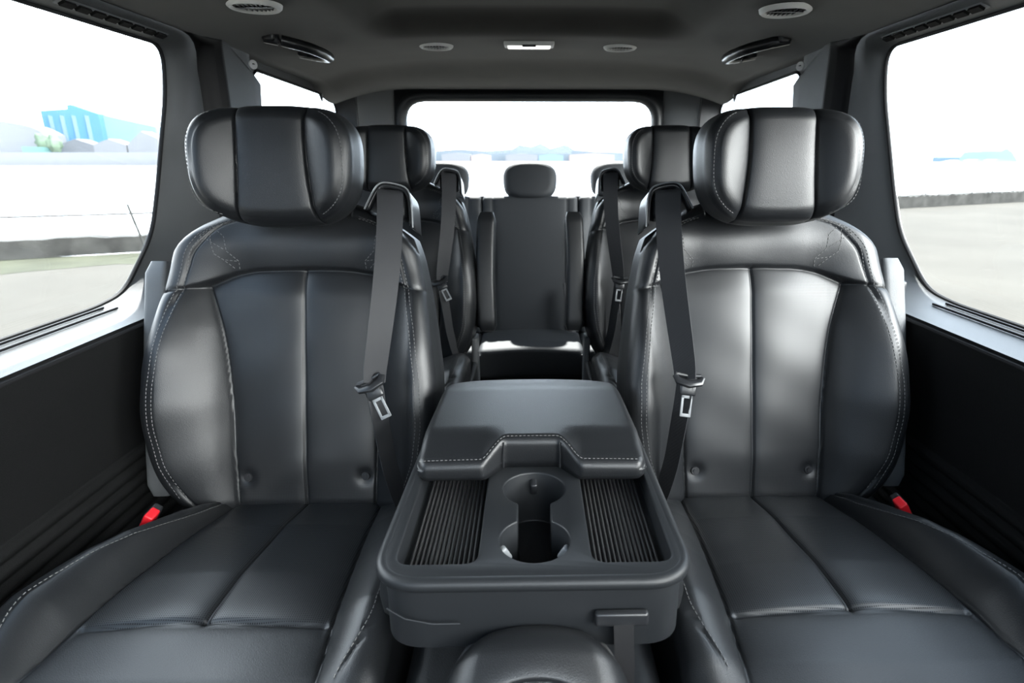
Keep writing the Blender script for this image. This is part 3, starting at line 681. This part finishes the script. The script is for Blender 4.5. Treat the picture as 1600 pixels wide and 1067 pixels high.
# floor of the cup holders reaches down, ribbed mats
for x0, x1 in ((-.147, -.067), (.073, .153)):
    xs_ = np.linspace(x0, x1, 14 * 12 + 1); V = []
    for x in xs_:
        ph = (x - x0) / (x1 - x0) * 14 % 1; z = .5372 + .0042 * max(0, 1 - abs(2 * ph - 1) ** 2.2 * 1.25)
        V += [(x, yy - .80, z) for yy in (.566, .79)]
    link('ribbed_mat', V, grid_faces(len(xs_), 2), MATR, con, smooth=True)
ringp = []
for cy in (.600, .714):
    if cy < .65:
        for sg in (-1, 1):
            mb = MB(); a = Vector(lp((.003 + sg * .037, cy - .004, .548))); mb.box(a, (.014, .010, .020), Matrix.Rotation(sg * -.5, 3, 'Z') @ Matrix.Rotation(sg * .5, 3, 'Y'), bev=.003); mb.build('cup_clip', SATIN, con)
    else: mb = MB(); mb.box(Vector(lp((.003, cy + .038, .545))), (.010, .014, .022), Matrix.Rotation(.4, 3, 'X'), bev=.003); mb.build('cup_clip', PLAST_S, con)
# rounded rim around the tray
rim = round_poly([(-.1715, .533), (.1745, .533), (.1745, 1.02), (-.1715, 1.02)], [.052, .052, .02, .02], 14)
MB().loop([lp((x * (1 - .10 * max(0, y - .56)), y, .5585)) for x, y in rim], .0085, 10).build('tray_rim', PLAST, con)
# lower padded body
def lo_out(SS, TT):
    t = (TT + 1) / 2; u, v, a, b = SS * .174 * (1 - .05 * t), .540 + t * .52 - .035 * SS ** 8 * 0, (1 - np.abs(SS)) * .178, np.minimum(t, 1 - t) * .52
    v = v + np.where(t < .2, .03 * np.abs(SS) ** 5 * (1 - t / .2), 0); return u, v, a, b
pd = Pad((0, -.80, 0), EU, (0, 1, 0), (0, 0, -1), lo_out, lambda u, v: -.445 + 0 * u, .545, .045, 1, ns=60, nt=60, es=.26, et=.12)
pd.build('padded_shell', LEATHER, con, openback=True, gus=[(.2, -.002), (.5, -.004), (.8, -.002), (.95, .002), (1, .012)])
# lid
def lid_yf(x): a = np.abs(x); return np.where(a < .040, .768, np.where(a < .068, .768 - (a - .040) / .028 * .036, .732))
lid_yf = (lambda f: (lambda x: (f(x - .004) + f(x) * 2 + f(x + .004)) / 4))(lid_yf)
def lid_out(SS, TT):
    t = (TT + 1) / 2; x = SS * .163; yf = lid_yf(x) + .012 * ((np.abs(SS) - .90).clip(0, 1) / .10) ** 2; y = yf + t * (1.045 - yf) - .012 * np.abs(SS) ** 6 * t * 3
    x = x * (1 - .05 * t); return x, y, (1 - np.abs(SS)) * .163, np.minimum(t, 1 - t) * .29
def lid_h(x, y):
    a = np.abs(x); m = sm(.036, .074, a); z = .612 - .018 * m * (1 - sm(.735, .815, y)) + .003 * np.cos(x * 9) - .012 * sm(.95, 1.04, y)
    return z + groove(y - lid_yf(x) - .010, .0016, .0016, 0, .01)
pd = Pad((0, -.80, 0), EU, (0, 1, 0), (0, 0, 1), lid_out, lid_h, -.566, .013, 1, ns=150, nt=90, es=.08, et=.05)
lid = pd.build('padded_lid', LEATHER, con, gus=[(.2, .0), (.6, .001), (1.0, .004)])
pd.rollfn = None
stitches('stitching', [[(x, float(lid_yf(x)) + .010) for x in np.linspace(-.158, .158, 200)]], pd, lid, L=.0034, gap=.0026)
for sg in (-1, 1):
    mb = MB(); mb.tube([lp((sg * .040, .7665, .609)), lp((sg * .041, .7625, .59)), lp((sg * .041, .7625, .570))], .0012, 6)
    mb.build('lid_piping', PLAST_S, lid)
# small headrest of the folded seat
def ch_out(SS, TT):
    k = .7; U = SS * np.sqrt(1 - .5 * k * TT ** 2) * (1 + .06 * (1 - TT ** 2)) / 1.06; Vv = TT * np.sqrt(1 - .5 * k * SS ** 2); return U * .104, Vv * .088, (1 - np.abs(SS)) * .10, (1 - np.abs(TT)) * .088
def ch_h(u, v):
    d = np.hypot(u / 1.15, v + .052) - .075
    return .014 * (1 - (u / .1) ** 2) + groove(d, .0035, .002, .005, .009) - .010 * (1 - sm(-.012, .012, d)) * 0
hr_ev = np.array((0, .88, .475)); hr_en = np.array((0, -.475, .88))
pd = Pad((.004, .455 - .80, .470), EU, hr_ev, hr_en, ch_out, ch_h, .07, .040, 1, ns=90, nt=90, es=.34, et=.38)
ch = pd.build('headrest', LEATHER, con, gus=[(.2, -.002), (.5, -.003), (.8, .004), (1, .02)])
th = np.linspace(.12, PI - .12, 120); pd.rollfn = lambda u, v: .04 * (1 - np.sqrt(1 - np.clip(1 - (.104 - np.abs(u)) / .04, 0, .95) ** 2))
stitches('stitching', [[(1.15 * .068 * cos(a), -.052 + .068 * sin(a)) for a in th]], pd, ch, L=.003, gap=.0022)
# strap and recess on the front of the shell
MB().box(lp((.098, .528, .515)), (.060, .010, .018), bev=.004).build('strap_slot', PLAST_S, con)
MB().tube([lp((.100, .524, .510)), lp((.101, .512, .47)), lp((.102, .505, .40)), lp((.102, .50, .30))], .011, prof=[(-1, .08), (1, .08), (1, -.08), (-1, -.08)], up=(0, 1, 0)).build('pull_strap', RUBBER, con)
MB().tube([lp((-.160, .533, .528)), lp((-.140, .528, .518)), lp((-.11, .5265, .512)), lp((-.08, .5265, .512))], 0.0008, 6).build('seam_edge', PLAST_S, con)
def cc_out(SS, TT):
    t = (TT + 1) / 2; return SS * .162, t * .56, (1 - np.abs(SS)) * .162, np.minimum(t, 1 - t) * .56
pd = Pad((0, .92 - .80, 0), EU, (0, -1, 0), (0, 0, 1), cc_out, lambda u, s: .385 + .01 * np.cos(u * 8), -.20, .03, 1, ns=50, nt=40, es=.2, et=.1); pd.build('seat_cushion', LEATHER, con)
MB().box((0, -.12, .1), (.24, .42, .2), bev=.01).build('seat_base', PLAST, con)

# ================================================================ OUTSIDE
GROUND = mat('sandy_ground', (.042, .0395, .0345), .95, .1, var=(.6, .12)); GRASS = mat('thin_grass', (.032, .034, .023), .95, .1, var=(1.5, .25))
CONC = mat('weathered_concrete', (.03, .03, .028), .9, .2, var=(2.5, .5))
shore = [(-60, -16), (-30, 1.0), (-8.2, 9.26), (-6.37, 9.87), (11.33, 18.84), (17.96, 21.6), (70, 43)]
V = [(x, y, -.5) for x, y in shore] + [(70, -60, -.5), (-60, -60, -.5)]; n = len(V)
tag(link('ground', V + [(x, y, -2.2) for x, y, _ in V], [tuple(range(n))[::-1]] + [(i, (i + 1) % n, n + (i + 1) % n, n + i) for i in range(n)], GROUND, smooth=False), 'pale sandy waterfront ground around the van', kind='structure')
WATER = mat('bright_water', (.5, .53, .55), .12, .5, bump=(3, .05, 'n'))
V = [(-900, -300, -2.0), (900, -300, -2.0), (900, 420, -2.0), (-900, 420, -2.0)]
tag(link('water', V, [(0, 1, 2, 3)], WATER, smooth=False), 'wide bright water beyond the quay', kind='structure')
def wall_seg(a, b, w, z0, z1, n=60, jag=.03):
    A, B = np.array(a), np.array(b); d = (B - A) / np.linalg.norm(B - A); nn = np.array((-d[1], d[0])); V = []; F = []
    for i in range(n + 1):
        p = A + (B - A) * i / n; j = rng.uniform(-jag, jag)
        for (s, z) in ((0, z0), (0, z1 + j), (w, z1 + j), (w, z0)): V.append((*(p + nn * s), z))
    for i in range(n):
        for k in range(3): F.append((i * 4 + k, i * 4 + k + 1, i * 4 + 5 + k, i * 4 + 4 + k))
    return V, F
V, F = wall_seg((-30, .9), (-8.2, 9.16), .35, -.5, -.20, 80); V2, F2 = wall_seg((-8.2, 9.16), (3.0, 14.5), .35, -.5, -.22, 60); k = len(V)
tag(link('quay_wall', V + V2, F + [tuple(i + k for i in f) for f in F2], CONC, smooth=False), 'low broken concrete quay wall seen through the left window', 'wall')
V, F = wall_seg((8.0, 17.0), (17.96, 21.5), .4, -.5, -.16, 80, .03); V2, F2 = wall_seg((17.96, 21.5), (60, 38.6), .4, -.5, -.16, 80); k = len(V)
tag(link('quay_wall', V + V2, F + [tuple(i + k for i in f) for f in F2], CONC, smooth=False), 'low concrete quay wall with thin posts seen through the right window', 'wall')
# grass strip by the left wall
V = []; 
for i in range(40):
    a = i / 39; x = -30 + 33 * a; y = .9 + 13.2 * a - 0.15 * 0
    y = np.interp(x, [-30, -8.2, 3], [.9, 9.1, 14.4])
    V += [(x, y - .05, -.494), (x + .2, y - 1.7 - .5 * sin(i * 1.3), -.497)]
tag(link('grass_strip', V, [(2 * i, 2 * i + 1, 2 * i + 3, 2 * i + 2) for i in range(39)], GRASS, smooth=False), 'patchy grass strip at the foot of the left quay wall', 'grass', kind='stuff')
# fence posts
def near_left(px): return None
def post(x, y, z0, h, lean, label, group, r=.018):
    mb = MB().tube([(0, 0, 0), (lean, 0, h)], r, 6); o = mb.build('fence_post', CONC); o.location = (x, y, z0); return tag(o, label, 'post', group)
post(-6.22, 9.70, -.5, .80, -.17, 'thin leaning post beside the left quay wall', 'posts along the quay')
o = MB().tube([(-30, 1.6, .10), (-18, 6.0, .10), (-8.2, 9.7, .10), (-6.9, 10.2, .10), (3, 14.8, .10)], .016, 5).build('fence_wire', CONC); tag(o, 'thin wire rail running above the left quay wall', 'wire')
for i in range(9):
    a = i / 8; x = 11.6 + a * 9.0; y = np.interp(x, [8, 17.96, 60], [17.2, 21.7, 38.8])
    post(x, y, -.4, .72 if i % 3 else .55, .10 + .06 * (i % 2), 'thin post standing on the right quay wall, %s in the row, counted from the pillar' % ['first', 'second', 'third', 'fourth', 'fifth', 'sixth', 'seventh', 'eighth', 'ninth'][i], 'thin posts on the right quay wall', .02)
# far shore, distance haze put into the paler base colours
BLUE = mat('blue_cladding', (.045, .11, .18), .7, .2, stripe=None, var=(.03, .12)); PBLUE = mat('pale_blue_cladding', (.10, .15, .19), .7, .2); PALE = mat('pale_wall', (.115, .12, .13), .8, .2)
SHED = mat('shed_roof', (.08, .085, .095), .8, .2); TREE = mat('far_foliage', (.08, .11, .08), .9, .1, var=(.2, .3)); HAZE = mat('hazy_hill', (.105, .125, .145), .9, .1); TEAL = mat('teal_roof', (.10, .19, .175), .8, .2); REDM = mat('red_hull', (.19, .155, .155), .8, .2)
def far(px, Y): return ((px - 827.8) / 920 * .955, 1)   # lateral slope per metre of depth
def fx(px, Y):
    A = math.radians(-1.2); a = (px - 848) / 920; P = PITCH
    fwx, fwy = -sin(A) * cos(P), cos(A) * cos(P); dx = fwx + cos(A) * a; dy = fwy + sin(A) * a
    # small vertical term: at the horizon row
    up = math.tan(P); dx += -sin(A) * sin(P) * up; dy += cos(A) * sin(P) * up; return dx / dy * Y
def fz(py, px, Y):
    P = PITCH; A = math.radians(-1.2); a = (px - 848) / 920; b = (py - 533.5) / 920
    dz = -sin(P) - b * cos(P); dy = cos(A) * cos(P) + sin(A) * a - b * cos(A) * sin(P); return 1 + dz / dy * Y
def block(name, px0, px1, py0, py1, Y, dep, m, label, cat, group=None, top=None, parent=None, rows=None):
    """building on the far bank: real depth `dep`; top = list of (px, py) roof line"""
    tp = top or [(px0, py0), (px1, py0)]
    zb = -2.05
    V = []; n = len(tp)
    for yy in (Y, Y + dep):
        V += [(fx(p, Y), yy, zb) for p, _ in tp] + [(fx(p, Y), yy, fz(q, p, Y)) for p, q in tp]
    F = []
    for i in range(n - 1):
        F += [(i, i + 1, n + i + 1, n + i), (2 * n + i + 1, 2 * n + i, 3 * n + i, 3 * n + i + 1), (n + i, n + i + 1, 3 * n + i + 1, 3 * n + i)]
    F += [(0, n, 3 * n, 2 * n), (n - 1, 3 * n - 1, 4 * n - 1, 2 * n - 1)]
    o = link(name, V, F, m, parent, smooth=False)
    if not parent: tag(o, label, cat, group)
    return o
b = block('dock_building', 82, 170, 0, 0, 300, 40, BLUE, 'large blue clad dock building across the water, through the left window', 'building', top=[(80, 173), (122, 170), (122.5, 164), (128, 163), (168, 178), (170, 214)][:5])
block('side_wing', 0, 0, 0, 216, 303, 38, PBLUE, None, None, top=[(168, 178), (200, 186), (252, 198)], parent=b)
for i, px in enumerate((90, 108, 126, 146)): block('cladding_band', 0, 0, 0, 215, 299.4, 1, PBLUE, None, None, top=[(px, 180), (px + 5, 181)], parent=b)
block('crane_shed', 0, 0, 0, 0, 350, 30, PBLUE, 'long pale blue shed behind the dock building', 'building', 'far bank buildings', top=[(160, 176), (260, 196)])
block('white_hall', 0, 0, 0, 0, 284, 10, PALE, 'row of pale arched halls left of the blue dock building', 'building', 'far bank buildings', top=[(-60, 178), (0, 188), (20, 190), (40, 193), (60, 198), (84, 210)])
for i, (a, c, lab) in enumerate(((97, 150, 'dark roofed shed in front of the blue building'), (150, 200, 'pale shed right of the dark roofed shed'), (203, 252, 'pale works building at the right edge of the left window'))):
    block('shed', 0, 0, 0, 0, 272, 8, (SHED, PALE, PALE)[i], lab, 'building', 'far bank sheds', top=[(a, 226), ((a + c) / 2, 217 - (i == 2) * 12), (c, 226 - (i == 2) * 10)])
block('teal_shed', 0, 0, 0, 0, 264, 4, TEAL, 'low teal roofed shed on the far quay', 'building', 'far bank sheds', top=[(38, 229), (80, 230)])
block('far_quay', 0, 0, 0, 0, 250, 9, PALE, 'long pale quay edge on the far bank at the left', 'quay', top=[(-120, 238), (10, 238), (262, 238)])
mb = MB()
def blob(name, px, py, Y, r, hgt, m, label, group):
    bm = bmesh.new(); bmesh.ops.create_icosphere(bm, subdivisions=3, radius=1)
    for v in bm.verts:
        k = 1 + .18 * sin(v.co.x * 7 + px) * cos(v.co.y * 6 + px) + .1 * sin(v.co.z * 11 + px * 2); v.co = Vector((v.co.x * r * k, v.co.y * r * k, v.co.z * hgt * k))
    V = [v.co.copy() for v in bm.verts]; F = [[q.index for q in f.verts] for f in bm.faces]; bm.free()
    o = link(name, V, F, m, smooth=True); o.location = (fx(px, Y), Y, fz(py, px, Y)); MB().tube([(0, 0, -2.05 - o.location.z), (0, 0, -hgt * .5)], .5).build('trunk', SHED, o); return tag(o, label, 'tree', group)
blob('tree', 76, 223, 276, 3.6, 4.5, TREE, 'round green tree on the far bank, left of the dark shed', 'far bank trees')
blob('tree', 90, 225, 263, 2.6, 3.5, TREE, 'smaller green tree against the dark shed on the far bank', 'far bank trees')
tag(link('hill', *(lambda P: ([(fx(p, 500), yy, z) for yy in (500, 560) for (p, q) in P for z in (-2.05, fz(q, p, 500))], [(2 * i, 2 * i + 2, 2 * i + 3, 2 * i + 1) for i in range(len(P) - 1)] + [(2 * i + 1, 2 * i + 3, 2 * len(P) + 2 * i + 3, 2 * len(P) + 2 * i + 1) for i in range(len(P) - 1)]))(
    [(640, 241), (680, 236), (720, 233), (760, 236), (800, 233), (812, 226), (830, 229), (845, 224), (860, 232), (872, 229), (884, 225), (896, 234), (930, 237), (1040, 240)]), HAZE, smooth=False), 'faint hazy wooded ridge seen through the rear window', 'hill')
for i, (a, c, q, m, lab) in enumerate(((690, 735, 241, PALE, 'pale low building at the left of the rear window view'), (736, 766, 243, REDM, 'reddish roofed building in the rear window view'), (790, 840, 242, PALE, 'pale long building above the middle headrest'), (842, 880, 243, PBLUE, 'pale blue building right of the middle headrest'), (890, 960, 242, REDM, 'reddish long building at the right of the rear window view'))):
    block('waterfront_building', 0, 0, 0, 0, 480, 12, m, lab, 'building', 'waterfront buildings behind the van', top=[(a, q), ((a + c) / 2, q - 2.5), (c, q)])
block('hazy_hall', 0, 0, 0, 0, 440, 30, PBLUE, 'hazy pale blue hall across the water through the right window', 'building', top=[(1500, 246), (1506, 238), (1540, 236), (1562, 236), (1570, 232), (1580, 238), (1590, 250)])
block('long_shed', 0, 0, 0, 0, 418, 10, PALE, 'row of low pale sheds in front of the hazy hall', 'building', top=[(1480, 254), (1500, 250), (1515, 252), (1530, 249), (1545, 252), (1560, 249), (1590, 252)])
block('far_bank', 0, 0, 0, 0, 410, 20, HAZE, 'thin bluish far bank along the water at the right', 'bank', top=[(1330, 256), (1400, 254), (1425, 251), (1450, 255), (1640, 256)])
